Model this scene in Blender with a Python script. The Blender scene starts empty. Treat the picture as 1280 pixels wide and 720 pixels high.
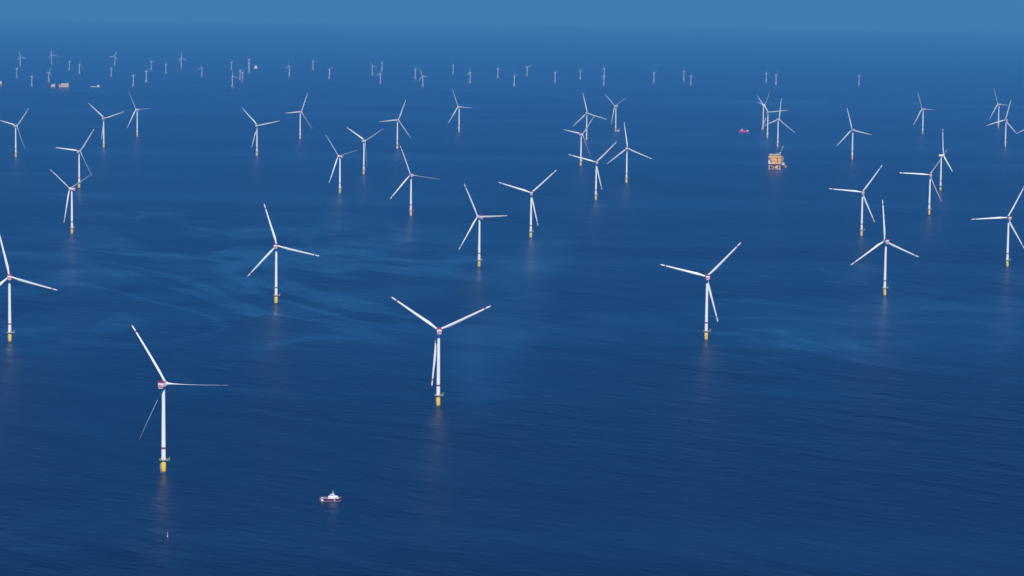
import bpy, bmesh, math, random
from mathutils import Vector, Matrix, noise
R = math.radians
random.seed(7)
sc = bpy.context.scene
COL = sc.collection
EARTH = 7.43e6                     # earth radius with refraction, the sea curves away with it

# ------------------------------------------------------------------ camera
CAM_H = 572.19
PITCH, ROLL = 0.106176, 0.0123163
cd = bpy.data.cameras.new("camera")
cam = bpy.data.objects.new("camera", cd)
COL.objects.link(cam)
sc.camera = cam
cd.sensor_width = 36.0
cd.lens = 36.0 * 3500.0 / 1280.0
cd.clip_start = 5.0
cd.clip_end = 400000.0
fw = Vector((0, math.cos(PITCH), -math.sin(PITCH)))
up0 = Vector((0, math.sin(PITCH), math.cos(PITCH)))
rt0 = Vector((1, 0, 0))
rt = rt0 * math.cos(ROLL) + up0 * math.sin(ROLL)
upv = up0 * math.cos(ROLL) - rt0 * math.sin(ROLL)
m3 = Matrix((rt, upv, -fw)).transposed()
cam.matrix_world = Matrix.Translation((0, 0, CAM_H)) @ m3.to_4x4()

# ------------------------------------------------------------------ sky and sun
SUN_EL = R(44)
SUN_AZ = R(172)                    # from +Y (view direction) clockwise towards +X: behind the camera, to the right
w = bpy.data.worlds.new("World")
sc.world = w
w.use_nodes = True
nt = w.node_tree
bg = nt.nodes["Background"]
sky = nt.nodes.new("ShaderNodeTexSky")
sky.sky_type = 'NISHITA'
sky.sun_disc = False
sky.sun_elevation = SUN_EL
sky.sun_rotation = SUN_AZ
sky.altitude = 0
sky.air_density = 1.0
sky.dust_density = 0.3
sky.ozone_density = 4.0
tint = nt.nodes.new("ShaderNodeMix")      # deep blue summer air low over the sea
tint.data_type = 'RGBA'
tint.blend_type = 'MULTIPLY'
tint.inputs[0].default_value = 1.0
SKY_TINT = (0.055, 0.335, 0.76)
tint.inputs[7].default_value = (*SKY_TINT, 1)
nt.links.new(sky.outputs[0], tint.inputs[6])
nt.links.new(tint.outputs[2], bg.inputs[0])
bg.inputs[1].default_value = 0.095

sd = bpy.data.lights.new("sun", 'SUN')
sd.energy = 4.9
sd.angle = R(0.53)
sd.color = (1.0, 0.99, 0.975)
sun = bpy.data.objects.new("sun", sd)
COL.objects.link(sun)
sdir = Vector((math.sin(SUN_AZ) * math.cos(SUN_EL), math.cos(SUN_AZ) * math.cos(SUN_EL), math.sin(SUN_EL)))
sun.rotation_euler = sdir.to_track_quat('Z', 'Y').to_euler()
sun.location = (0, 0, 900)

sc.view_settings.view_transform = 'Standard'
sc.view_settings.look = 'None'
sc.view_settings.gamma = 1.0
sc.view_settings.exposure = 0.15
sc.render.engine = 'CYCLES'
sc.cycles.max_bounces = 6
sc.cycles.volume_bounces = 1
sc.cycles.use_denoising = True

HAZE_DENSITY = 6.7e-5
HAZE_COLOR = (0.054, 0.25, 0.685)
HAZE_ABSORB = (0.38, 0.26, 0.0)
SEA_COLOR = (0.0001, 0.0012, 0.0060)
SEA_SLICK_SHEEN = (0.0055, 0.029, 0.068)

# ------------------------------------------------------------------ materials
def mat(name, col, rough=0.5, metal=0.0, var=0.12, scale=0.6, spec=0.4):
    m = bpy.data.materials.new(name)
    m.use_nodes = True
    t = m.node_tree
    b = t.nodes["Principled BSDF"]
    g = t.nodes.new("ShaderNodeTexCoord")
    n = t.nodes.new("ShaderNodeTexNoise")
    n.inputs["Scale"].default_value = scale
    n.inputs["Detail"].default_value = 5
    mx = t.nodes.new("ShaderNodeMix")
    mx.data_type = 'RGBA'
    mx.inputs[6].default_value = (*[c * (1 - var) for c in col], 1)
    mx.inputs[7].default_value = (*[min(1, c * (1 + var * .5)) for c in col], 1)
    t.links.new(g.outputs["Object"], n.inputs["Vector"])
    t.links.new(n.outputs[0], mx.inputs[0])
    t.links.new(mx.outputs[2], b.inputs["Base Color"])
    b.inputs["Roughness"].default_value = rough
    b.inputs["Metallic"].default_value = metal
    b.inputs["Specular IOR Level"].default_value = spec
    return m

WHITE = mat("white_tower_paint", (0.77, 0.81, 0.84), 0.45, var=0.06, scale=0.12)
BLADE = mat("white_blade_gelcoat", (0.78, 0.82, 0.85), 0.35, var=0.04, scale=0.1)
RED = mat("signal_red_paint", (0.36, 0.018, 0.03), 0.5)
PINK = mat("faded_red_panel", (0.62, 0.26, 0.26), 0.5)
YELLOW = mat("traffic_yellow_paint", (0.90, 0.63, 0.015), 0.5, var=0.15, scale=0.3)
GREYM = mat("galvanised_grey", (0.33, 0.35, 0.37), 0.5, 0.3)
DARK = mat("dark_steel", (0.05, 0.05, 0.055), 0.6)
WEED = mat("weedy_waterline", (0.10, 0.075, 0.02), 0.8)
MAROON = mat("dark_maroon_hull", (0.10, 0.010, 0.026), 0.4)
SHIPWHITE = mat("white_ship_paint", (0.78, 0.78, 0.78), 0.4, var=0.08)
GLASS = mat("dark_window_glass", (0.015, 0.018, 0.022), 0.1, var=0.0)
NAVY = mat("navy_hull", (0.012, 0.02, 0.06), 0.4)
SHIPRED = mat("bright_red_hull", (0.56, 0.06, 0.09), 0.45)
DECKGREY = mat("grey_deck", (0.22, 0.23, 0.22), 0.7)
OCHRE = mat("ochre_cladding", (0.86, 0.49, 0.035), 0.6, var=0.25, scale=0.15)
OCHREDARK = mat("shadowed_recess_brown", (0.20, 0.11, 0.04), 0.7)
PALEYELLOW = mat("pale_yellow_cladding", (0.80, 0.56, 0.17), 0.6)
ORANGE = mat("orange_paint", (0.60, 0.33, 0.13), 0.5)
SALMON = mat("salmon_cladding", (0.52, 0.41, 0.27), 0.6, var=0.25)
BEIGE = mat("beige_cladding", (0.56, 0.50, 0.35), 0.6, var=0.2)
PALEGREY = mat("pale_grey_steel", (0.66, 0.66, 0.66), 0.5)
PALEBASE = mat("haze_faded_foundation", (0.52, 0.50, 0.42), 0.6)  # foundation colour paled and greyed to stand in for distance haze
FARWHITE = mat("haze_faded_white", (0.60, 0.67, 0.73), 0.5, var=0.06, scale=0.12)  # far turbines' white, with the haze fade mixed into the colour
RUST = mat("rust_red_steel", (0.40, 0.13, 0.08), 0.7)

def sea_material():
    m = bpy.data.materials.new("sea_water")
    m.use_nodes = True
    t = m.node_tree
    N, L = t.nodes, t.links
    b = N["Principled BSDF"]
    geo = N.new("ShaderNodeNewGeometry")
    def noise_at(scale, sx, sy, rot, detail=4, rough=.55, dist=0.0):
        m0 = N.new("ShaderNodeMapping")
        m0.inputs["Rotation"].default_value = (0, 0, rot)
        L.new(geo.outputs["Position"], m0.inputs["Vector"])
        mp = N.new("ShaderNodeMapping")
        mp.inputs["Scale"].default_value = (sx, sy, 1)
        L.new(m0.outputs[0], mp.inputs["Vector"])
        n = N.new("ShaderNodeTexNoise")
        n.inputs["Scale"].default_value = scale
        n.inputs["Detail"].default_value = detail
        n.inputs["Roughness"].default_value = rough
        n.inputs["Distortion"].default_value = dist
        L.new(mp.outputs[0], n.inputs["Vector"])
        return n.outputs[0]
    def ramp(src, lo, hi, a, c):
        r = N.new("ShaderNodeMapRange")
        r.interpolation_type = 'SMOOTHSTEP'
        r.inputs["From Min"].default_value = lo
        r.inputs["From Max"].default_value = hi
        r.inputs["To Min"].default_value = a
        r.inputs["To Max"].default_value = c
        L.new(src, r.inputs["Value"])
        return r.outputs[0]
    def math_(op, a, c):
        q = N.new("ShaderNodeMath")
        q.operation = op
        for i, v in enumerate((a, c)):
            if isinstance(v, (int, float)):
                q.inputs[i].default_value = v
            else:
                L.new(v, q.inputs[i])
        return q.outputs[0]
    # wind slicks: winding wisps, drawn-out bands towards the horizon, broad calm patches
    warp = noise_at(1 / 420, 1.0, .6, R(30), 4, .6, .8)
    def patch(cx, cy, rx, ry):
        """a patch of calm water with a frayed outline, centre and half-widths in metres"""
        v1 = N.new("ShaderNodeVectorMath"); v1.operation = 'SUBTRACT'
        L.new(geo.outputs["Position"], v1.inputs[0]); v1.inputs[1].default_value = (cx, cy, 0)
        v2 = N.new("ShaderNodeVectorMath"); v2.operation = 'MULTIPLY'
        L.new(v1.outputs[0], v2.inputs[0]); v2.inputs[1].default_value = (1 / rx, 1 / ry, 0)
        v3 = N.new("ShaderNodeVectorMath"); v3.operation = 'LENGTH'
        L.new(v2.outputs[0], v3.inputs[0])
        return ramp(math_('ADD', v3.outputs["Value"], math_('MULTIPLY', warp, 1.0)), .85, 2.0, 1, 0)
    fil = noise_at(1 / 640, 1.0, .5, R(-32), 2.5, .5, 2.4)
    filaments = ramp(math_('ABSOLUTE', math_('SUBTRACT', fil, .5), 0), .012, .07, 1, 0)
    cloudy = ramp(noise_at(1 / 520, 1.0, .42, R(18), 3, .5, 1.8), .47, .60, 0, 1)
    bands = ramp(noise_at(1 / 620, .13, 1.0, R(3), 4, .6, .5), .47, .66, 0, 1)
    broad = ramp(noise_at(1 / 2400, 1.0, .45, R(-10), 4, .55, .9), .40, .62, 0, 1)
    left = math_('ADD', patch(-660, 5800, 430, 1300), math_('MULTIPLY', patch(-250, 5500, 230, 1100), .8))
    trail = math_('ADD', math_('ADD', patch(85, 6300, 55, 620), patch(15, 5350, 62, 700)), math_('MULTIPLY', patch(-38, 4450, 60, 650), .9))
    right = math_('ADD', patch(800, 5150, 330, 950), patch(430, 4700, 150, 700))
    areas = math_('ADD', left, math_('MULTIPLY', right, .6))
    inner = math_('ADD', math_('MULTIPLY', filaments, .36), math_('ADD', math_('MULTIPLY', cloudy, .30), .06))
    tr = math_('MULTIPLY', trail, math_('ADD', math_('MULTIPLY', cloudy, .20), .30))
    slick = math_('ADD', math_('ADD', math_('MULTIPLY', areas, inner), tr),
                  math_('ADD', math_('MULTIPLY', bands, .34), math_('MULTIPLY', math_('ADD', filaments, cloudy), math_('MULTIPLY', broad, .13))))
    # the slicks' paler sky reflection is painted into the water's base colour
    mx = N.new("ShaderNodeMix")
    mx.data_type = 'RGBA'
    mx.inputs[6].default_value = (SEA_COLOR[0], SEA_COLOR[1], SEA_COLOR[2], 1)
    mx.inputs[7].default_value = (*SEA_SLICK_SHEEN, 1)
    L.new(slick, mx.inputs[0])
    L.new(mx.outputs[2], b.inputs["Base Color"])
    b.inputs["IOR"].default_value = SEA_IOR
    b.inputs["Specular IOR Level"].default_value = SEA_SPEC
    b.inputs["Specular Tint"].default_value = SEA_TINT
    # roughness stands for the wavelets too small to model
    L.new(ramp(slick, 0, 1, SEA_ROUGH, SEA_ROUGH * .72), b.inputs["Roughness"])
    # wavelets
    h1 = noise_at(1 / 17.0, .36, 1.0, R(26), 4, .6, .3)
    h2 = noise_at(1 / 75.0, .26, 1.0, R(46), 3, .5, .3)
    gust = ramp(noise_at(1 / 1100, 1.0, .5, R(-25), 3, .5, 1.0), .38, .62, .35, 1.3)
    hh = math_('MULTIPLY', math_('ADD', math_('MULTIPLY', h1, 2.6), math_('MULTIPLY', h2, 7.0)), gust)
    bp = N.new("ShaderNodeBump")
    bp.inputs["Distance"].default_value = 1.7
    L.new(ramp(slick, 0, 1, SEA_BUMP, SEA_BUMP * .45), bp.inputs["Strength"])
    L.new(hh, bp.inputs["Height"])
    L.new(bp.outputs[0], b.inputs["Normal"])
    return m

SEA_IOR = 1.23
SEA_SPEC = 0.5
SEA_TINT = (0.45, 0.68, 1.0, 1)
SEA_ROUGH = 0.36
SEA_BUMP = 1.0

# ------------------------------------------------------------------ helpers
def tag(o, label=None, cat=None, group=None, kind=None):
    if label: o["label"] = label
    if cat: o["category"] = cat
    if group: o["group"] = group
    if kind: o["kind"] = kind
    return o

def empty(name, loc, rz=0.0):
    o = bpy.data.objects.new(name, None)
    o.empty_display_size = 5
    o.location = loc
    o.rotation_euler = (0, 0, rz)
    COL.objects.link(o)
    return o

class MB:
    """collects shapes, links them as one mesh object"""
    def __init__(s):
        s.bm = bmesh.new()
    def box(s, c, size, rz=0.0, mi=0, bevel=0.0, rx=0.0):
        mtx = Matrix.Translation(c) @ Matrix.Rotation(rz, 4, 'Z') @ Matrix.Rotation(rx, 4, 'X') @ Matrix.Diagonal((*size, 1))
        r = bmesh.ops.create_cube(s.bm, size=1.0, matrix=mtx)
        vs = r['verts']
        fs = {f for v in vs for f in v.link_faces}
        for f in fs: f.material_index = mi
        if bevel:
            es = {e for f in fs for e in f.edges}
            rb = bmesh.ops.bevel(s.bm, geom=list(es), offset=bevel, segments=2, affect='EDGES', profile=.5)
            for f in rb['faces']: f.material_index = mi
    def rings(s, rings, mi=0, caps=True, smooth=True, mis=None):
        """rings: list of lists of points, lofted"""
        vr = [[s.bm.verts.new(p) for p in r] for r in rings]
        n = len(vr[0])
        for i in range(len(vr) - 1):
            for j in range(n):
                f = s.bm.faces.new((vr[i][j], vr[i][(j + 1) % n], vr[i + 1][(j + 1) % n], vr[i + 1][j]))
                f.material_index = mis[i] if mis else mi
                f.smooth = smooth
        if caps:
            a = s.bm.faces.new(list(reversed(vr[0]))); a.material_index = mis[0] if mis else mi
            c = s.bm.faces.new(vr[-1]); c.material_index = mis[-1] if mis else mi
    def tube(s, p0, p1, r0, r1=None, n=10, mi=0):
        p0, p1 = Vector(p0), Vector(p1)
        r1 = r0 if r1 is None else r1
        q = (p1 - p0).to_track_quat('Z', 'X')
        ring = lambda p, r: [p + q @ Vector((math.cos(2 * math.pi * k / n) * r, math.sin(2 * math.pi * k / n) * r, 0)) for k in range(n)]
        s.rings([ring(p0, r0), ring(p1, r1)], mi)
    def lathe(s, prof, n=24, mis=None, mi=0, c=(0, 0, 0)):
        c = Vector(c)
        s.rings([[c + Vector((math.cos(2 * math.pi * k / n) * r, math.sin(2 * math.pi * k / n) * r, z)) for k in range(n)] for r, z in prof], mi, mis=mis)
    def build(s, name, mats, parent=None, smooth_angle=True):
        bmesh.ops.recalc_face_normals(s.bm, faces=s.bm.faces)
        for e in s.bm.edges:
            if len(e.link_faces) == 2 and e.calc_face_angle(0) > R(38): e.smooth = False
        me = bpy.data.meshes.new(name)
        s.bm.to_mesh(me)
        s.bm.free()
        for m in (mats if isinstance(mats, (list, tuple)) else [mats]): me.materials.append(m)
        o = bpy.data.objects.new(name, me)
        COL.objects.link(o)
        if parent: o.parent = parent
        return o

def kids(o):
    return sorted([c for c in o.children], key=lambda c: c.name)

def copy_tree(o, parent=None):
    c = o.copy()
    COL.objects.link(c)
    if parent: c.parent = parent
    for ch in kids(o): copy_tree(ch, c)
    return c

# ------------------------------------------------------------------ the sea, one sheet curving to the horizon
def make_sea():
    me = bpy.data.meshes.new("sea")
    seg = 720
    rr = [0.0]
    r = 0.0
    step = 100.0
    while r < 100000:
        r += step
        step = min(step * 1.06, 900)
        rr.append(r)
    verts = [(0, 0, 0)]
    for r in rr[1:]:
        z = math.sqrt(EARTH * EARTH - r * r) - EARTH
        for k in range(seg):
            a = 2 * math.pi * k / seg
            verts.append((r * math.cos(a), r * math.sin(a), z))
    faces = [(0, 1 + k, 1 + (k + 1) % seg) for k in range(seg)]
    for i in range(len(rr) - 2):
        b0 = 1 + i * seg
        b1 = b0 + seg
        for k in range(seg):
            k2 = (k + 1) % seg
            faces.append((b0 + k, b1 + k, b1 + k2, b0 + k2))
    me.from_pydata(verts, [], faces)
    me.polygons.foreach_set("use_smooth", [True] * len(me.polygons))
    me.materials.append(sea_material())
    o = bpy.data.objects.new("sea", me)
    COL.objects.link(o)
    return tag(o, kind="structure")
make_sea()

# ------------------------------------------------------------------ haze
def make_haze():
    s = MB()
    h = 104000.0
    lo, hi = -725.0, CAM_H + 12
    s.box((0, 0, (lo + hi) / 2), (2 * h, 2 * h, hi - lo))
    m = bpy.data.materials.new("haze_air")
    m.use_nodes = True
    t = m.node_tree
    for n in list(t.nodes):
        if n.type == 'BSDF_PRINCIPLED': t.nodes.remove(n)
    out = next(n for n in t.nodes if n.type == 'OUTPUT_MATERIAL')
    v = t.nodes.new("ShaderNodeVolumePrincipled")
    v.inputs["Color"].default_value = (*HAZE_COLOR, 1)
    v.inputs["Absorption Color"].default_value = (*HAZE_ABSORB, 1)
    v.inputs["Density"].default_value = HAZE_DENSITY
    v.inputs["Anisotropy"].default_value = 0.0
    t.links.new(v.outputs[0], out.inputs["Volume"])
    o = s.build("haze", m)
    return tag(o, kind="stuff")
make_haze()

# ------------------------------------------------------------------ wind turbine of the near farm
HUB_H, TILT, BLADE_R, OVERHANG = 105.0, R(5), 81.0, 7.0

def blade_mesh(L, root_r, chord_max, n=16, stripes=True):
    """along +Z from the hub centre, chord along X, +Y is upwind"""
    st = [(1.6, 1.0, 1), (4, 1.0, 1), (7, .55, 1), (11, .2, 0), (17, 0, 0), (24, 0, 0), (33, 0, 0), (43, 0, 0), (53, 0, 0), (62, 0, 0),
          (69.8, 0, 0), (72.2, 0, 0), (77.5, 0, 0), (79.4, 0, 0), (81.0, 0, 0)]
    k = L / 81.0
    def chord(r):
        if r < 17: return root_r * 2 + (chord_max - root_r * 2) * (max(0, r - 4) / 13) ** 1.0
        if r < 77.5: return chord_max + (1.7 - chord_max) * ((r - 17) / 60.5) ** .85
        return 1.7 - (r - 77.5) / 3.5 * 1.35
    def twist(r):
        return R(13) * (1 - min(1, r / 70.0)) ** 1.3 + R(1)
    s = MB()
    rings = []
    for r, circ, _ in st:
        c = chord(r)
        th = .42 if r < 12 else .30 if r < 20 else .22
        pts = []
        for i in range(n):
            a = 2 * math.pi * i / n
            cx, cy = math.cos(a) * root_r, math.sin(a) * root_r
            # simple foil: thick leading edge at -.3c, thin trailing edge at +.7c
            u = .5 - .5 * math.cos(a)
            fx = (-.30 + (1 - u)) * c
            fy = math.sin(a) * c * th * .5 * (.35 + .9 * u)
            x = cx * circ + fx * (1 - circ)
            y = cy * circ + fy * (1 - circ)
            tw = twist(r) * (1 - circ)
            xr = x * math.cos(tw) - y * math.sin(tw)
            yr = x * math.sin(tw) + y * math.cos(tw)
            bend = 2.6 * (r / 81.0) ** 2
            pts.append(Vector((xr, yr + bend, r * k)))
        rings.append(pts)
    mis = []
    for i in range(len(st) - 1):
        mid = (st[i][0] + st[i + 1][0]) / 2
        red = stripes and (69 < mid < 73 or mid > 78.5)
        mis.append(1 if red else 0)
    s.rings(rings, mis=mis)
    return s

def make_turbine():
    root = empty("wind_turbine", (0, 0, 0))
    # tower with red band
    s = MB()
    rad = lambda z: 2.75 + (1.9 - 2.75) * (z - 16) / 86
    zs = [16.2, 28.6, 31.0, 45, 60, 75, 90, 101.6]
    prof = [(rad(z), z) for z in zs]
    s.lathe(prof, 28, mis=[0, 1, 0, 0, 0, 0, 0])
    tower = s.build("tower", [WHITE, RED], root)
    # door with frame at platform level
    s = MB()
    s.box((1.2, -2.72, 17.9), (1.0, .25, 2.2), rz=R(24), bevel=.04)
    s.build("door", [GREYM], tower)
    # yellow transition piece
    s = MB()
    s.lathe([(3.1, -12), (3.1, .2), (3.1, 2.3), (3.11, 2.32), (3.11, 14.7), (3.35, 14.72), (3.35, 15.4)], 28, mis=[1, 1, 0, 0, 0, 0])
    tp = s.build("transition_piece", [YELLOW, WEED], root)
    s = MB()
    for dx in (-.8, .8):
        s.tube((-2.6 + dx * .45, -2.6 - dx * .45 - .5, -2), (-2.6 + dx * .45, -2.6 - dx * .45 - .5, 11.5), .20, n=8)
    for i in range(24):
        z = .4 + i * .46
        s.tube((-2.6 - .34, -2.76, z), (-2.6 + .34, -3.42, z), .05, n=5)
    for z in (2, 7, 11):
        s.tube((-2.6, -3.1, z), (-1.9, -2.3, z), .16, n=6)
    s.build("boat_landing", [GREYM], tp)
    # service platform
    s = MB()
    s.lathe([(3.36, 15.42), (5.1, 15.42), (5.1, 15.75), (2.77, 15.75)], 28)
    s.box((5.9, -.4, 15.62), (3.2, 4.4, .28))
    pl = s.build("service_platform", [GREYM], root)
    s = MB()
    pts = [(5.0 * math.cos(R(a)), 5.0 * math.sin(R(a))) for a in range(35, 326, 15)]
    pts += [(7.4, -2.5), (7.4, -.4), (7.4, 1.7)]
    for i, (x, y) in enumerate(pts):
        x2, y2 = pts[(i + 1) % len(pts)]
        s.tube((x, y, 15.7), (x, y, 16.9), .05, n=5)
        for z in (16.3, 16.88):
            s.tube((x, y, z), (x2, y2, z), .05, n=5)
    s.build("railing", [YELLOW], pl)
    s = MB()
    s.tube((6.6, 1.2, 15.7), (6.6, 1.2, 18.6), .22, n=8)
    s.tube((6.6, 1.2, 18.5), (8.4, .4, 19.2), .15, .10, n=8)
    s.build("davit_crane", [YELLOW], pl)
    # nacelle: short direct-drive drum, red and white bands, hoist deck on top
    s = MB()
    def section(y, w, zb, zt):
        hw = w / 2
        return [(-hw + .8, y, zb), (hw - .8, y, zb), (hw, y, zb + 1.1), (hw, y, zb + 2.3), (hw, y, zt - 2.0), (hw, y, zt - .7), (hw - .5, y, zt),
                (-hw + .5, y, zt), (-hw, y, zt - .7), (-hw, y, zt - 2.0), (-hw, y, zb + 2.3), (-hw, y, zb + 1.1)]
    ys = [(-8.6, 5.8), (-8.2, 6.4), (-4, 6.8), (0.5, 6.8), (1.2, 6.2)]
    rings = [[Vector(p) for p in section(y, w_, 101.7, 108.4)] for y, w_ in ys]
    s.rings(rings, smooth=False)
    s.bm.faces.ensure_lookup_table()
    for f in s.bm.faces:
        c = f.calc_center_median()
        if len(f.verts) == 4:
            f.material_index = 1 if (102.8 < c.z < 104.1) else 0
    # rear end: bands across
    for z, h_, mi in ((103.25, 1.2, 1), (105.2, 2.3, 2)):
        s.box((0, -8.64, z), (5.5, .12, h_), mi=mi)
    na = s.build("nacelle", [WHITE, RED, PINK], root)
    s = MB()
    s.lathe([(1.9, 101.55), (2.7, 101.55), (2.7, 101.72), (1.9, 101.72)], 24)
    s.build("yaw_ring", [DARK], na)
    s = MB()   # hoist platform with red side panels
    s.box((0, -5.3, 108.6), (6.6, 7.4, .25), mi=1)
    for x in (-3.25, 3.25):
        s.box((x, -5.3, 109.35), (.12, 7.4, 1.3))
    s.box((0, -9.0, 109.35), (6.6, .12, 1.3))
    s.box((0, -1.6, 109.35), (6.6, .12, 1.3))
    s.build("hoist_platform", [RED, DECKGREY], na)
    s = MB()
    s.box((1.6, .0, 108.95), (2.2, 1.6, 1.3), bevel=.15)
    s.build("cooler_box", [GREYM], na)
    s = MB()
    s.tube((-2.2, .2, 108.4), (-2.2, .2, 111.6), .07, n=6)
    s.tube((-2.9, .2, 111.3), (-1.5, .2, 111.3), .06, n=6)
    s.build("wind_sensor_mast", [GREYM], na)
    # generator and spinner, tilted with the rotor
    T = Matrix.Translation((0, 0, HUB_H)) @ Matrix.Rotation(TILT, 4, 'X')
    s = MB()
    def yring(y, r, n=24):
        return [T @ Vector((math.cos(2 * math.pi * k / n) * r, y, math.sin(2 * math.pi * k / n) * r)) for k in range(n)]
    s.rings([yring(1.0, 3.1), yring(1.3, 3.4), yring(3.6, 3.4), yring(4.0, 2.9)])
    s.build("generator", [WHITE], root)
    s = MB()
    s.rings([yring(4.0, 2.3), yring(4.4, 2.6), yring(8.2, 2.5), yring(9.4, 1.9), yring(10.1, .9), yring(10.3, .1)])
    s.build("hub", [WHITE], root)
    bm = blade_mesh(BLADE_R, 1.35, 4.0)
    b = bm.build("blade", [BLADE, RED], root)
    for _ in range(2):
        c = b.copy()
        COL.objects.link(c)
    return root

def pose(root, yaw, phi, pitch=0.0):
    root.rotation_euler = (0, 0, -R(yaw))
    T = Matrix.Translation((0, 0, HUB_H)) @ Matrix.Rotation(TILT, 4, 'X') @ Matrix.Translation((0, OVERHANG, 0))
    bl = [c for c in root.children if c.name.split('.')[0] == "blade"]
    for i, b in enumerate(sorted(bl, key=lambda o: o.name)):
        a = R(phi + 120 * i)
        b.matrix_local = T @ Matrix.Rotation(a, 4, 'Y') @ Matrix.Rotation(R(pitch), 4, 'Z')

NEAR = [
 (-409,3266,-0.7,18,90,66, "nearest wind turbine of all, with thin greyish blades, above the small spar buoy"),
 (-100,3822,-1.0,-7,65,0, "big white turbine with blades in a wide Y, next beyond the maroon boat"),
 (322,4599,-1.4,-4,44,0, "big white turbine alone right of centre, one blade hanging just right of its tower"),
 (712,5321,-1.9,-14,114,0, "large turbine right of centre with one blade straight up and two drooping evenly"),
 (-806,4465,-1.4,-11,107,0, "large turbine cut by the left edge of the photo with a blade reaching right"),
 (-429,5063,-1.7,4,103,0, "large turbine left of centre with one blade up and a long blade pointing right"),
 (-69,5781,-2.2,-38,91,0, "turbine near the middle with its striped nacelle turned right and a level right blade"),
 (-259,7080,-3.4,-16,100,35, "thin bladed turbine left of centre, its long right blade curving slightly down"),
 (-487,7850,-4.2,-48,80,20, "turbine seen obliquely with pink nacelle, in front of one whose down blade is hidden"),
 (-464,8668,-5.1,32,60,25, "turbine left of centre whose lowest blade hides behind its tower, long left blade"),
 (-421,10116,-6.9,25,23,0, "turbine beyond the middle with one blade steeply up right and one level left"),
 (-223,11358,-8.7,-43,94,10, "lone hazy turbine at the top of the middle, one blade angled down left"),
 (-817,10703,-7.8,32,24,10, "hazy turbine just right of the one with blades in a broad Y, level left blade"),
 (-878,9570,-6.2,12,77,0, "turbine with blades in a broad Y, its lower blade clearly left of the tower"),
 (-1443,10728,-7.9,-52,89,15, "hazy turbine at upper left seen nearly edge on, with a faint upper blade"),
 (-1459,9960,-6.8,15,71,0, "upper left turbine with blades in a Y, beside the edge on hazy one"),
 (-1663,9346,-6.1,30,42,15, "turbine at the far left edge with a short upper right blade and level left blade"),
 (-1232,7932,-4.3,19,36,25, "left side turbine whose foot is crossed by the blade of the one in front"),
 (-1018,6444,-2.9,-54,67,15, "left side turbine in front, pink nacelle turned right, blade crossing the one behind"),
 (42,6491,-2.8,-3,47,0, "nearest turbine of the central group, two raised blades in a V"),
 (283,10910,-8.0,13,107,0, "rearmost central turbine with one blade up, left of the navy ship"),
 (422,11633,-9.1,-49,67,10, "small hazy turbine with the navy ship at its foot"),
 (222,9238,-5.7,39,39,20, "central turbine standing behind the left blade of a nearer turbine"),
 (228,7707,-4.0,-9,45,0, "central turbine whose left blade crosses the tower of the one behind it"),
 (341,8428,-4.8,14,112,0, "central turbine with one blade almost upright and two spread evenly downward"),
 (1062,11950,-9.7,65,37,10, "rearmost of the three overlapping turbines behind the yellow substation, seen edge on"),
 (1015,11214,-8.5,23,83,0, "middle one of the three overlapping turbines behind the yellow substation, level right blade"),
 (995,10558,-7.6,32,7,0, "front one of the three overlapping turbines, rising right behind the yellow substation"),
 (1185,9797,-6.6,-19,103,0, "turbine right of the yellow substation with one blade up and a lower left blade"),
 (1710,11722,-9.4,-44,93,10, "hazy lone turbine at upper right with a strong blade down left"),
 (1093,7335,-3.7,-4,34,30, "thin bladed turbine with a level left blade, just in front of the edge on one"),
 (1263,8265,-4.7,79,1,-70, "edge on turbine with pink nacelle pointing left and one blade straight up"),
 (2139,12377,-10.6,-42,94,10, "hazy turbine at upper right behind the one with an outstretched left blade"),
 (1887,10751,-8.0,-17,14,0, "upper right turbine whose left blade crosses the hazy tower behind"),
 (1052,5926,-2.4,-11,27,0, "large turbine at the right edge with a long level blade pointing left"),
 (831,6649,-3.0,-2,35,0, "turbine right of centre behind the upright bladed one, with a level left blade"),
 (1954,10466,-7.6,0,2,0, "turbine outside the right edge of which only a blade tip shows"),
]
proto = make_turbine()
turbines = []
for i, (x, y, z, yaw, phi, pitch, label) in enumerate(NEAR):
    t = proto if i == 0 else copy_tree(proto)
    t.location = (x, y, z)
    tag(t, label, "wind turbine", "wind turbines on yellow foundations")
    pose(t, yaw, phi, pitch)
    turbines.append(t)

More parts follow.
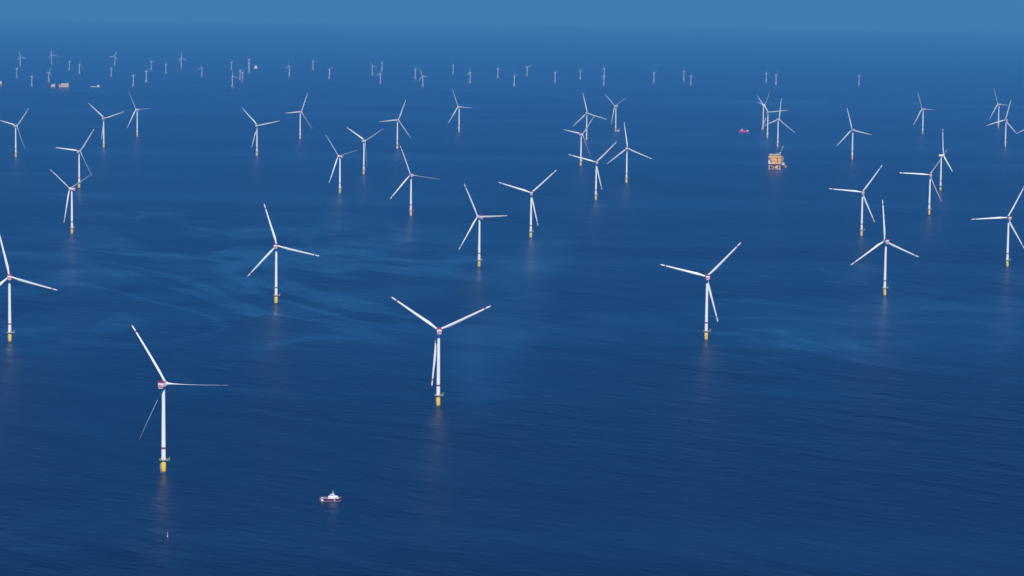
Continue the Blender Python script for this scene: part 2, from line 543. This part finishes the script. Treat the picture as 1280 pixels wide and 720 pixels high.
# ------------------------------------------------------------------ smaller turbines of the far farm
def make_far(kind):
    """hub at 62 m; kind 0 stands on a tripod jacket, kind 1 on a plain pile"""
    root = empty("wind_turbine", (0, 0, 0))
    s = MB()
    base = 19.0 if kind == 0 else 9.0
    s.lathe([(2.1, base), (1.9, 40), (1.6, 60.2)], 14)
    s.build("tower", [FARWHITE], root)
    s = MB()
    if kind == 0:
        s.tube((0, 0, 8), (0, 0, 19), 2.5, n=14)
        for a in (30, 150, 270):
            x, y = math.cos(R(a)), math.sin(R(a))
            s.tube((x * 8.0, y * 8.0, -6), (x * 1.6, y * 1.6, 17), 1.15, n=8)
            s.tube((x * 6.0, y * 6.0, 1.8), (0, 0, 9), .7, n=8)
        s.lathe([(2.3, 18.6), (4.2, 18.6), (4.2, 19.2), (2.3, 19.2)], 14)
        s.build("tripod_foundation", [PALEBASE], root)
    else:
        s.lathe([(2.7, -6), (2.7, 9)], 14)
        s.lathe([(2.3, 8.9), (4.2, 8.9), (4.2, 9.5), (2.3, 9.5)], 14)
        s.build("transition_piece", [PALEBASE], root)
    s = MB()
    s.box((0, -2.6, 62), (4.0, 11, 4.2), bevel=.7)
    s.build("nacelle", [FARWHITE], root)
    s = MB()
    ring = lambda y, r: [Vector((math.cos(2 * math.pi * k / 12) * r, y, 62 + math.sin(2 * math.pi * k / 12) * r)) for k in range(12)]
    s.rings([ring(3.7, 1.9), ring(6.2, 1.7), ring(7.4, .5)])
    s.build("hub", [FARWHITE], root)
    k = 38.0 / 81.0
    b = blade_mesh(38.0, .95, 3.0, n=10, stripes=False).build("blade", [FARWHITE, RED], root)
    for _ in range(2):
        c = b.copy()
        COL.objects.link(c)
    return root

def pose_far(root, yaw, phi):
    root.rotation_euler = (0, 0, -R(yaw))
    bl = sorted([c for c in root.children if c.name.split('.')[0] == "blade"], key=lambda o: o.name)
    for i, b in enumerate(bl):
        b.matrix_local = Matrix.Translation((0, 5.2, 62)) @ Matrix.Rotation(R(phi + 120 * i), 4, 'Y')

FAR = [  # x, y, z, hub height, yaw, phase, kind, label
 (-3607,20478,-29,68,15,102,1, "tiny hazy turbine at upper left with a level right blade, leftmost of the tall five"),
 (-3517,21317,-31,71,12,108,1, "tiny hazy turbine at upper left, second tall one, level right blade and no tripod"),
 (-3123,19684,-27,59,60,10,0, "faint edge on tripod turbine, upper one of the pair right of the beige platforms"),
 (-2908,18753,-24,61,50,0,0, "faint tripod turbine, lower one of the pair right of the beige platforms"),
 (-2994,21020,-30,69,-10,22,1, "tiny tall turbine standing just above a faint tripod turbine, blade down right"),
 (-2618,18218,-23,57,68,5,0, "faint edge on tripod turbine directly below the tall one above the navy freighter"),
 (-3145,17731,-22,58,72,0,0, "very faint tripod turbine above the orange platform at the left edge"),
 (-2789,16209,-18,57,70,0,0, "faint thin tripod turbine left of the two beige platforms"),
 (-2814,16952,-20,60,35,20,0, "bright tripod turbine right above the small beige platform, blade down right"),
 (-2231,16417,-18,61,65,80,0, "tripod turbine lowest in the row right of the navy freighter"),
 (-2254,17171,-20,66,60,60,0, "tripod turbine next up right of the lowest one beyond the navy freighter"),
 (-2576,19893,-27,58,40,70,0, "pale tripod turbine in the middle of the left group, short level blades"),
 (-2372,19086,-25,62,65,75,0, "narrow tripod turbine left of the tall one with an upright blade"),
 (-2443,20565,-29,73,20,113,1, "tall tiny turbine with upright blade and a drooping right blade, no tripod"),
 (-2057,18454,-23,58,-55,10,0, "tripod turbine standing apart between the left group and the white vessel"),
 (-2032,20145,-28,58,70,0,0, "faint tripod turbine directly above another, left of the white vessel"),
 (-1658,16486,-18,63,45,100,0, "tripod turbine lowest of the cluster left of the white vessel"),
 (-1748,17870,-22,58,55,60,0, "tripod turbine in the cluster left of the white vessel, beside the rusty footed one"),
 (-1682,17347,-20,61,75,20,2, "turbine with a rust red tripod in the cluster left of the white vessel"),
 (-1948,20569,-29,68,78,0,0, "tallest looking turbine of the overlapping pair beside the white vessel, rear one"),
 (-1847,19523,-26,67,74,40,0, "front turbine of the overlapping pair beside the white vessel"),
 (-1507,18762,-24,67,-60,10,0, "tripod turbine next right of the white vessel, blade leaning right"),
 (-1470,20452,-28,61,60,80,0, "small faint tripod turbine highest between the white vessel and the bright reflecting one"),
 (-1212,18353,-23,58,50,50,0, "tripod turbine with a Y of blades and a bright streak on the water below"),
 (-975,19223,-25,60,35,87,0, "tripod turbine left of the stacked pair, with a level left blade"),
 (-962,20354,-28,60,62,50,0, "upper turbine of the stacked pair left of the middle"),
 (-837,17503,-21,59,-55,20,0, "lower turbine of the stacked pair left of the middle"),
 (-655,18496,-23,63,58,80,0, "upper left one of the two tripod turbines beside the middle line"),
 (-555,16975,-19,65,-35,100,0, "lower right one of the two tripod turbines beside the middle line, level right blade"),
 (-435,19845,-27,62,75,70,0, "very faint tripod turbine above the lone hazy turbine of the near farm"),
 (-283,17837,-21,63,-60,5,0, "tripod turbine right above the lone hazy near turbine, blade leaning right"),
 (-113,18907,-24,63,66,90,0, "tripod turbine at centre with a flat T shaped rotor"),
 (-2,17262,-20,63,64,75,0, "low dim tripod turbine right of the one with a flat T shaped rotor"),
 (86,19570,-26,59,40,60,0, "high tripod turbine with raised left blade, right of the centre"),
 (262,18173,-22,64,70,80,0, "tripod turbine alone left of the two above the central group"),
 (441,18882,-24,57,60,85,0, "tripod turbine directly above the rearmost central turbine"),
 (619,19410,-25,61,-60,0,0, "rear one of the vertical pair right of the central group"),
 (561,17636,-21,57,-66,10,0, "front one of the vertical pair right of the central group"),
 (915,18439,-23,62,66,65,0, "tripod turbine standing alone between the vertical pair and the next close pair"),
 (1136,18847,-24,63,70,95,0, "upper left one of the close pair left of the red ship's bearing"),
 (1127,17939,-22,59,80,0,0, "lower right one of the close pair, with an invisible edge on rotor"),
 (1681,18753,-24,61,68,85,0, "left one of the faint pair above the three overlapping turbines"),
 (1697,18214,-23,65,74,10,0, "right one of the faint pair above the three overlapping turbines"),
 (2246,18301,-23,62,76,80,0, "rightmost faint tripod turbine of the far row, all alone"),
]
fp = {0: make_far(0), 1: make_far(1), 2: make_far(0)}
for c in fp[2].children:
    if c.name.startswith("tripod"): c.data.materials[0] = RUST
used = set()
for x, y, z, hh, yaw, phi, kind, label in FAR:
    t = fp[kind] if kind not in used else copy_tree(fp[kind])
    used.add(kind)
    t.location = (x, y, z)
    t.scale = (hh / 62.0,) * 3
    tag(t, label, "wind turbine", "small wind turbines of the far hazy farm")
    pose_far(t, yaw, phi)

# ------------------------------------------------------------------ ships
def hull_mesh(L, B, H, sheer=.8, bow=.25, mats_split=None, draught=2.0, boot=.5, flare=.8):
    """bow towards +X, waterline at z=0; material 0 sides, 1 boot-top stripe, 2 deck"""
    s = MB()
    n = 18
    rows = []
    zl = [(-draught, .55), (0.0, .9), (boot, .93), (H * .5, .97), (H, 1.0)]
    def half(t, f):
        w_ = 1.0
        if t > 1 - bow:
            q = (t - (1 - bow)) / bow
            w_ = 1 - q ** 2.1
        if t < .08: w_ *= .86 + t / .08 * .14
        return max(.02, w_) * B / 2 * f
    rings = []
    for i in range(n + 1):
        t = i / n
        top = H + sheer * max(0, (t - .45) / .55) ** 2
        pts = []
        for z, f in zl:
            zz = z if z < H else top
            rake = max(0, zz) * .28 * max(0, (t - .7) / .3) ** 2
            pts.append(Vector((-L / 2 + t * L + rake, half(t, f), zz)))
        ring = pts + [Vector((p.x, -p.y, p.z)) for p in reversed(pts)]
        rings.append(ring)
    m = len(rings[0])
    vr = [[s.bm.verts.new(p) for p in r] for r in rings]
    idx = {0: 0, 1: 1, 2: 0, 3: 0, 4: 2, 5: 0, 6: 0, 7: 1, 8: 0, 9: 0}
    for i in range(n):
        for j in range(m):
            f = s.bm.faces.new((vr[i][j], vr[i][(j + 1) % m], vr[i + 1][(j + 1) % m], vr[i + 1][j]))
            f.material_index = idx[j]
    s.bm.faces.new(list(reversed(vr[0])))
    s.bm.faces.new(vr[-1])
    return s

# --- patrol boat in the foreground
def patrol_boat():
    L, B, H = 24.0, 6.4, 3.0
    root = empty("patrol_boat", (-201, 3098, -0.7), R(3))
    tag(root, "small maroon hulled boat with white wheelhouse and mast, afloat between the two nearest turbines", "boat")
    hull = hull_mesh(L, B, H, sheer=1.0, bow=.32, boot=.28).build("hull", [MAROON, SHIPWHITE, DECKGREY], root)
    s = MB()     # white slanted bars painted on the flanks and transom
    for sg in (-1, 1):
        for x0, w_ in ((-10.6, 2.4),):
            y0 = sg * (B / 2 + .03)
            ring0 = [Vector((x0 - .2, y0 * .97, 2.5)), Vector((x0 - .2 + w_, y0 * .985, 2.5)), Vector((x0 + 1.0 + w_, y0 * .965, .55)), Vector((x0 + 1.0, y0 * .95, .55))]
            ring1 = [p + Vector((0, sg * .05, 0)) for p in ring0]
            s.rings([ring0, ring1], smooth=False)
    s.build("hull_stripe", [SHIPWHITE], hull)
    s = MB()
    for sg in (-1, 1):
        y0 = sg * (B / 2 + .03)
        x0 = 4.9
        ring0 = [Vector((x0 - .9, y0 * .965, 2.5)), Vector((x0 + .2, y0 * .945, 2.5)), Vector((x0 + .9, y0 * .92, .55)), Vector((x0 - .2, y0 * .955, .55))]
        s.rings([ring0, [p + Vector((0, sg * .06, 0)) for p in ring0]], smooth=False)
    s.build("hull_stripe", [PALEGREY], hull)
    s = MB()
    s.box((0, 0, H + .0), (L * .86, B * .88, .12))
    s.build("deck", [DECKGREY], root)
    s = MB()     # deckhouse with raked front
    def house(x0, x1, w_, z0, z1, rake=.8, rear=.0):
        a = [Vector((x0, -w_ / 2, z0)), Vector((x1, -w_ / 2, z0)), Vector((x1, w_ / 2, z0)), Vector((x0, w_ / 2, z0))]
        c = [Vector((x0 + rear, -w_ / 2 + .12, z1)), Vector((x1 - rake, -w_ / 2 + .12, z1)), Vector((x1 - rake, w_ / 2 - .12, z1)), Vector((x0 + rear, w_ / 2 - .12, z1))]
        s.rings([a, c], smooth=False)
    house(-2.2, 9.4, 5.0, H, H + 2.7, 1.1)
    house(-.6, 6.4, 4.2, H + 2.7, H + 3.0, .3)
    dh = s.build("deckhouse", [SHIPWHITE], root)
    s = MB()
    for sg in (-1, 1):
        for x in (-1.0, 1.0, 5.4, 7.0):
            s.box((x, sg * 2.47, H + 1.6), (.8, .06, .6), mi=0)
    s.build("window", [GLASS], dh)
    s = MB()
    house(.4, 4.9, 3.7, H + 3.0, H + 4.4, .7)
    wh = s.build("wheelhouse", [SHIPWHITE], root)
    s = MB()
    for sg in (-1, 1):
        s.box((2.3, sg * 1.83, H + 3.75), (3.4, .08, .75))
    s.box((4.62, 0, H + 3.75), (.1, 3.2, .7))
    s.box((.36, 0, H + 3.75), (.1, 2.6, .7))
    s.build("window", [GLASS], wh)
    s = MB()
    s.box((2.2, 0, H + 4.52), (5.2, 4.1, .2), bevel=.06)
    s.build("roof", [SHIPWHITE], wh)
    s = MB()
    s.tube((2.9, 0, H + 4.6), (3.1, 0, H + 9.2), .38, .14)
    s.box((2.95, 0, H + 6.2), (.3, 2.4, .18))
    s.box((3.0, 0, H + 7.4), (.25, 1.5, .15))
    mast = s.build("mast", [SHIPWHITE], root)
    s = MB()
    s.box((3.6, 0, H + 5.5), (.35, 2.2, .22))
    s.lathe([(.45, H + 4.6), (.55, H + 5.0), (.3, H + 5.45)], 10, c=(4.0, 0, 0))
    s.build("radar", [PALEGREY], mast)
    s = MB()     # rails around the aft deck and bow
    pts = [(x, sg * 2.75) for sg in (-1,) for x in (-11.2, -9.5, -7.8, -6.1, -4.4, -2.7)]
    for sg in (-1, 1):
        pr = None
        for x in (-11.4, -9.7, -8.0, -6.3, -4.6, -2.9):
            p = (x, sg * 2.7)
            s.tube((*p, H), (*p, H + 1.05), .05, n=5)
            if pr:
                for z in (.55, 1.03): s.tube((*pr, H + z), (*p, H + z), .045, n=5)
            pr = p
    s.build("railing", [PALEGREY], root)
    s = MB()
    s.box((-8.6, 0, H + .55), (2.0, 2.6, .9), bevel=.25)
    s.build("deck_hatch", [PALEGREY], root)
    s = MB()
    s.rings([[Vector((x, -1.0 + 2.0 * a, H + .75 + zz)) for a, zz in ((0, .35), (.15, 0), (.85, 0), (1, .35), (.5, .45))] for x in (-6.6, -3.4)], smooth=False)
    s.build("dinghy", [ORANGE], root)
    # bulwark rail of the bow
    s = MB()
    for sg in (-1, 1):
        pr = None
        for x, yy, zz in ((6.0, 2.55, .55), (8.0, 1.9, .75), (9.8, 1.1, .9), (11.6, .3, 1.05)):
            p = (x, sg * yy, H + zz)
            s.tube((p[0], p[1], H), (p[0], p[1], p[2] + .5), .05, n=5)
            if pr: s.tube((pr[0], pr[1], pr[2] + .5), (p[0], p[1], p[2] + .5), .05, n=5)
            pr = p
    s.build("bow_rail", [PALEGREY], root)
patrol_boat()

# --- red guard ship
def red_ship():
    root = empty("guard_ship", (963, 11723, -9.2), R(172))
    tag(root, "bright red ship with a short mast, left of the three overlapping turbines", "ship")
    hull_mesh(40, 10, 5.5, sheer=3.0, bow=.3, draught=3).build("hull", [SHIPRED, SHIPRED, DECKGREY], root)
    s = MB()
    s.box((9.0, 0, 8.2), (11, 8, 5.0), bevel=.4)
    h = s.build("deckhouse", [PINK], root)
    s = MB()
    s.box((9.6, 0, 12.2), (7, 7, 3.0), bevel=.3)
    s.build("wheelhouse", [OCHRE], root)
    s = MB()
    s.box((9.6, 0, 12.6), (7.1, 7.1, .9))
    s.build("window", [GLASS], h)
    s = MB()
    s.tube((5.5, 0, 10), (5.0, 0, 24), .55, .25, n=8)
    s.tube((5.2, -3, 19), (5.2, 3, 19), .2, n=6)
    s.build("mast", [DECKGREY], root)
    s = MB()
    s.box((-13.5, 0, 7.2), (9, 7, 3.0), bevel=.3)
    s.build("aft_house", [SHIPWHITE], root)
red_ship()

def navy_ship():
    root = empty("supply_ship", (428, 11530, -9.0), R(-25))
    tag(root, "navy blue ship with white wheelhouse lying at the foot of a hazy turbine", "ship")
    hull_mesh(26, 8, 6.0, sheer=2.5, bow=.32, draught=3).build("hull", [NAVY, NAVY, DECKGREY], root)
    s = MB()
    s.box((2.5, 0, 9.0), (8.5, 6.6, 5.5), bevel=.4)
    h = s.build("wheelhouse", [SHIPWHITE], root)
    s = MB()
    s.box((2.5, 0, 10.2), (8.6, 6.7, .9))
    s.build("window", [GLASS], h)
    s = MB()
    s.tube((1.0, 0, 11.5), (1.0, 0, 19.5), .4, .2, n=8)
    s.build("mast", [SHIPWHITE], root)
    s = MB()
    s.box((-8.5, 0, 6.9), (6.5, 6, 1.8), bevel=.2)
    s.build("cargo", [SHIPWHITE], root)
navy_ship()

# --- yellow substation
def substation():
    root = empty("offshore_substation", (858, 9196, -5.7), R(-6))
    tag(root, "boxy yellow transformer platform on a jacket of legs with a raised grey crane", "platform")
    zb = 18.0
    s = MB()
    legs = [(-17, -11), (17, -11), (17, 11), (-17, 11)]
    for x, y in legs:
        s.tube((x * 1.08, y * 1.08, -8), (x, y, zb), 1.5, n=12)
    jl = s.build("jacket", [PALEYELLOW], root)
    s = MB()
    for i in range(4):
        a, c = legs[i], legs[(i + 1) % 4]
        s.tube((a[0], a[1], 1), (c[0], c[1], 15), .7, n=8)
        s.tube((a[0], a[1], 15), (c[0], c[1], 1), .7, n=8)
        s.tube((a[0], a[1], 2), (c[0], c[1], 2), .6, n=8)
    s.build("bracing", [PALEYELLOW], jl)
    s = MB()
    s.tube((-4, -4, -6), (-4, -4, zb), 1.0, n=10); s.tube((5, -5, -6), (5, -5, zb), 1.3, n=10); s.tube((9, -8, -6), (9, -8, zb), 1.5, n=10)
    s.build("cable_pipe", [PALEYELLOW], jl)
    s = MB()     # three deck slabs
    for z, w_, d in ((zb + .6, 42, 29), (zb + 10.5, 41, 28), (zb + 20.5, 41, 28), (zb + 29.6, 42, 29)):
        s.box((0, 0, z), (w_, d, 1.2))
    s.build("deck", [DARK, ], root)
    s = MB()     # recessed core
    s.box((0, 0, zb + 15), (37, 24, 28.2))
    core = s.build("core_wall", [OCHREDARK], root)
    s = MB()     # cladding panels on the front, sides and back
    fr = [(-7.5, 15.6, 24, 8.7), (1.5, 5.5, 17.4, 8.7), (-16.0, 25.1, 8, 7.9), (-6.0, 25.1, 10.8, 7.9), (5.8, 25.1, 11.0, 7.9), (4.0, 15.6, 6.5, 8.7)]
    fr = [(x, z, w_, h_) for x, z, w_, h_ in fr]
    for x, z, w_, h_ in ((-3.5, 5.6, 12.5, 8.6), (6.2, 5.6, 5.6, 8.6), (-1.0, 15.6, 18.0, 8.7), (-13.6, 16.6, 5.4, 4.2), (-14, 25.2, 9.0, 7.6), (-2.6, 25.2, 11.6, 7.6), (6.9, 25.2, 5.6, 7.6), (15.4, 15.6, 8.6, 8.7), (15.4, 25.2, 8.6, 7.6), (15.4, 5.6, 8.6, 8.6)):
        s.box((x, -13.2, zb + z), (w_, 1.6, h_))
    for x in (-1, 1):
        for z in (5.6, 15.6, 25.2):
            s.box((x * 19.6, 0, zb + z), (1.6, 23, 7.8))
    for z in (5.6, 15.6, 25.2):
        s.box((0, 13.2, zb + z), (36, 1.6, 7.8))
    s.build("cladding_panel", [OCHRE], core)
    s = MB()
    s.box((-17.2, -13.3, zb + 7), (6.2, 2.6, 10.6), bevel=.2)
    s.box((-12.6, -13.2, zb + 3.2), (3.0, 2.0, 4.0), bevel=.2)
    s.build("container", [SHIPWHITE], root)
    s = MB()
    for x, y, sx, sy, sz in ((-12, 2, 9, 8, 3.0), (2, -4, 7, 6, 2.2), (9, 6, 8, 7, 3.8), (-3, 8, 5, 4, 2.6)):
        s.box((x, y, zb + 30.2 + sz / 2), (sx, sy, sz), bevel=.25)
    s.build("roof_plant", [PALEGREY], root)
    s = MB()
    rp = [(-20.6, -14.1), (20.6, -14.1), (20.6, 14.1), (-20.6, 14.1)]
    for i in range(4):
        a, c = Vector((*rp[i], 0)), Vector((*rp[(i + 1) % 4], 0))
        for k in range(9):
            p = a.lerp(c, k / 9)
            s.tube((p.x, p.y, zb + 30.2), (p.x, p.y, zb + 31.6), .12, n=5)
        s.tube((a.x, a.y, zb + 31.6), (c.x, c.y, zb + 31.6), .12, n=5)
    s.build("railing", [YELLOW], root)
    s = MB()     # stair tower on the right flank
    for x, y in ((21.6, -8), (25.2, -8), (25.2, -3), (21.6, -3)):
        s.tube((x, y, zb - 2), (x, y, zb + 27), .35, n=6)
    for k in range(6):
        s.box((23.4, -5.5, zb + .5 + k * 5), (4.2, 5.6, .5))
        s.box((23.4, -8.1, zb + 2.8 + k * 5), (4.6, .35, .5), rz=0, rx=0)
    s.build("stair_tower", [OCHRE], root)
    s = MB()     # cellar deck equipment between the legs
    s.box((-9.5, -7, zb - 5.5), (6, 5, 4.2), bevel=.3)
    s.box((7.5, -9.5, zb - 8.5), (7.5, 4, 8.5), bevel=.3)
    s.build("cellar_equipment", [OCHRE], root)
    s = MB()
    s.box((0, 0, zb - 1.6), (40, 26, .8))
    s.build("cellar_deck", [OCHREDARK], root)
    s = MB()     # pedestal crane at the right rear corner, boom up
    s.tube((17, 4, zb + 30.2), (17, 4, zb + 36), 1.5, n=12)
    s.box((17.4, 4, zb + 37.4), (4.5, 3.6, 3.2), bevel=.3)
    cr = s.build("crane", [PALEGREY], root)
    s = MB()
    b0, b1 = Vector((18.5, 4, zb + 37.5)), Vector((27, 2, zb + 60))
    for ox, oy in ((-.9, -.9), (.9, -.9), (.9, .9), (-.9, .9)):
        s.tube(b0 + Vector((ox, oy, 0)), b1 + Vector((ox * .3, oy * .3, 0)), .32, .22, n=6)
    for k in range(12):
        p, q = b0.lerp(b1, k / 12), b0.lerp(b1, (k + 1) / 12)
        e = 1 - k / 12 * .7
        s.tube(p + Vector((-.9 * e, -.9 * e, 0)), q + Vector((.9 * e, -.9 * e, 0)), .16, n=5)
        s.tube(p + Vector((-.9 * e, .9 * e, 0)), q + Vector((.9 * e, .9 * e, 0)), .16, n=5)
    s.build("boom", [PALEGREY], cr)
substation()

def service_vessel():
    root = empty("service_vessel", (899, 9322, -5.8), R(112))
    tag(root, "small rust red vessel with white bridge and tall mast, close beside the yellow substation", "ship")
    hull_mesh(32, 10, 7.0, sheer=3.0, bow=.3, draught=3).build("hull", [RUST, NAVY, DECKGREY], root)
    s = MB()
    s.box((3.5, 0, 11.5), (10, 7.6, 7.4), bevel=.5)
    h = s.build("bridge", [SHIPWHITE], root)
    s = MB()
    s.box((3.5, 0, 13.4), (10.1, 7.7, 1.0))
    s.build("window", [GLASS], h)
    s = MB()
    s.tube((1.8, 0, 15), (1.2, 0, 36), .6, .25, n=8)
    s.tube((1.5, -2.4, 27), (1.5, 2.4, 27), .2, n=6)
    s.build("mast", [PALEGREY], root)
    s = MB()
    s.box((-9, 0, 8.2), (9, 6.5, 1.4), bevel=.2)
    s.build("cargo", [DECKGREY], root)
service_vessel()

# --- platforms and ships far off
def far_platform(name, loc, w_, d, h_, legs_h, mats, label):
    root = empty(name, loc, R(4))
    tag(root, label, "platform")
    s = MB()
    for x in (-.42, .42):
        for y in (-.42, .42):
            s.tube((x * w_, y * d, -6), (x * w_, y * d, legs_h + 1), 1.6, n=8)
    s.tube((-.42 * w_, -.42 * d, 1), (.42 * w_, -.42 * d, legs_h), .8, n=6)
    s.tube((.42 * w_, -.42 * d, 1), (-.42 * w_, -.42 * d, legs_h), .8, n=6)
    s.build("jacket", [mats[2]], root)
    s = MB()
    s.box((0, 0, legs_h + h_ * .30), (w_, d, h_ * .58), bevel=.4)
    s.build("lower_module", [mats[0]], root)
    s = MB()
    s.box((w_ * .10, 0, legs_h + h_ * .80), (w_ * .74, d * .85, h_ * .40), bevel=.4)
    um = s.build("upper_module", [mats[1]], root)
    s = MB()
    s.box((w_ * .40, 0, legs_h + h_ * 1.12), (w_ * .12, d * .3, h_ * .5), bevel=.3)
    s.tube((-w_ * .3, 0, legs_h + h_ * .6), (-w_ * .2, 0, legs_h + h_ * 1.4), .9, .5, n=6)
    s.build("crane_tower", [mats[2]], root)
    return root
far_platform("offshore_platform", (-2985, 16213, -18), 46, 30, 17, 8, (ORANGE, SHIPWHITE, RUST), "orange and white platform cut by the left edge of the photo")
far_platform("offshore_platform", (-2629, 15986, -18), 25, 22, 15, 7, (BEIGE, BEIGE, RUST), "small beige platform just left of the larger salmon tinted one")
far_platform("offshore_platform", (-2550, 15876, -17), 56, 30, 21, 9, (SALMON, BEIGE, RUST), "larger salmon tinted platform beside the small beige one at upper left")

def freighter():
    root = empty("freighter", (-2397, 16070, -17.8), R(2))
    tag(root, "long low navy ship with pale deckhouse, right of the salmon tinted platform", "ship")
    hull_mesh(72, 14, 6, sheer=2.5, bow=.2, draught=4).build("hull", [NAVY, NAVY, DECKGREY], root)
    s = MB()
    s.box((13, 0, 11), (14, 11, 10), bevel=.5)
    h = s.build("deckhouse", [SHIPWHITE], root)
    s = MB()
    s.box((13, 0, 14), (14.1, 11.1, 1.2))
    s.build("window", [GLASS], h)
    s = MB()
    s.box((-14, 0, 7.5), (34, 10, 3), bevel=.3)
    s.build("cargo", [PALEGREY], root)
    s = MB()
    s.tube((11, 0, 16), (11, 0, 25), .6, .3, n=8)
    s.build("mast", [PALEGREY], root)
freighter()

def white_vessel():
    root = empty("white_vessel", (-1901, 20591, -28.6), R(15))
    tag(root, "compact white ship with a red waterline among the hazy far turbines", "ship")
    hull_mesh(26, 12, 6, sheer=2, bow=.3, draught=3).build("hull", [PALEGREY, RED, DECKGREY], root)
    s = MB()
    s.box((1.0, 0, 12.5), (20, 11, 13), bevel=1.0)
    h = s.build("deckhouse", [SHIPWHITE], root)
    s = MB()
    s.box((1.5, 0, 21.0), (13, 10, 4), bevel=.6)
    s.build("bridge", [SHIPWHITE], root)
    s = MB()
    s.box((1.5, 0, 21.4), (13.1, 10.1, 1.2))
    s.build("window", [GLASS], h)
white_vessel()

def buoy():
    root = empty("spar_buoy", (-356.6, 2880, -0.55))
    tag(root, "small pale spar buoy floating below the nearest turbine", "buoy")
    s = MB()
    s.lathe([(.42, -2), (.5, -.2), (.5, .7), (.2, 1.1), (.14, 4.2), (.05, 4.3)], 12)
    s.build("float", [PALEGREY], root)
    s = MB()
    s.lathe([(.30, 4.3), (.34, 4.5), (.30, 4.9), (.05, 5.0)], 10)
    s.build("lantern", [YELLOW], root)
buoy()
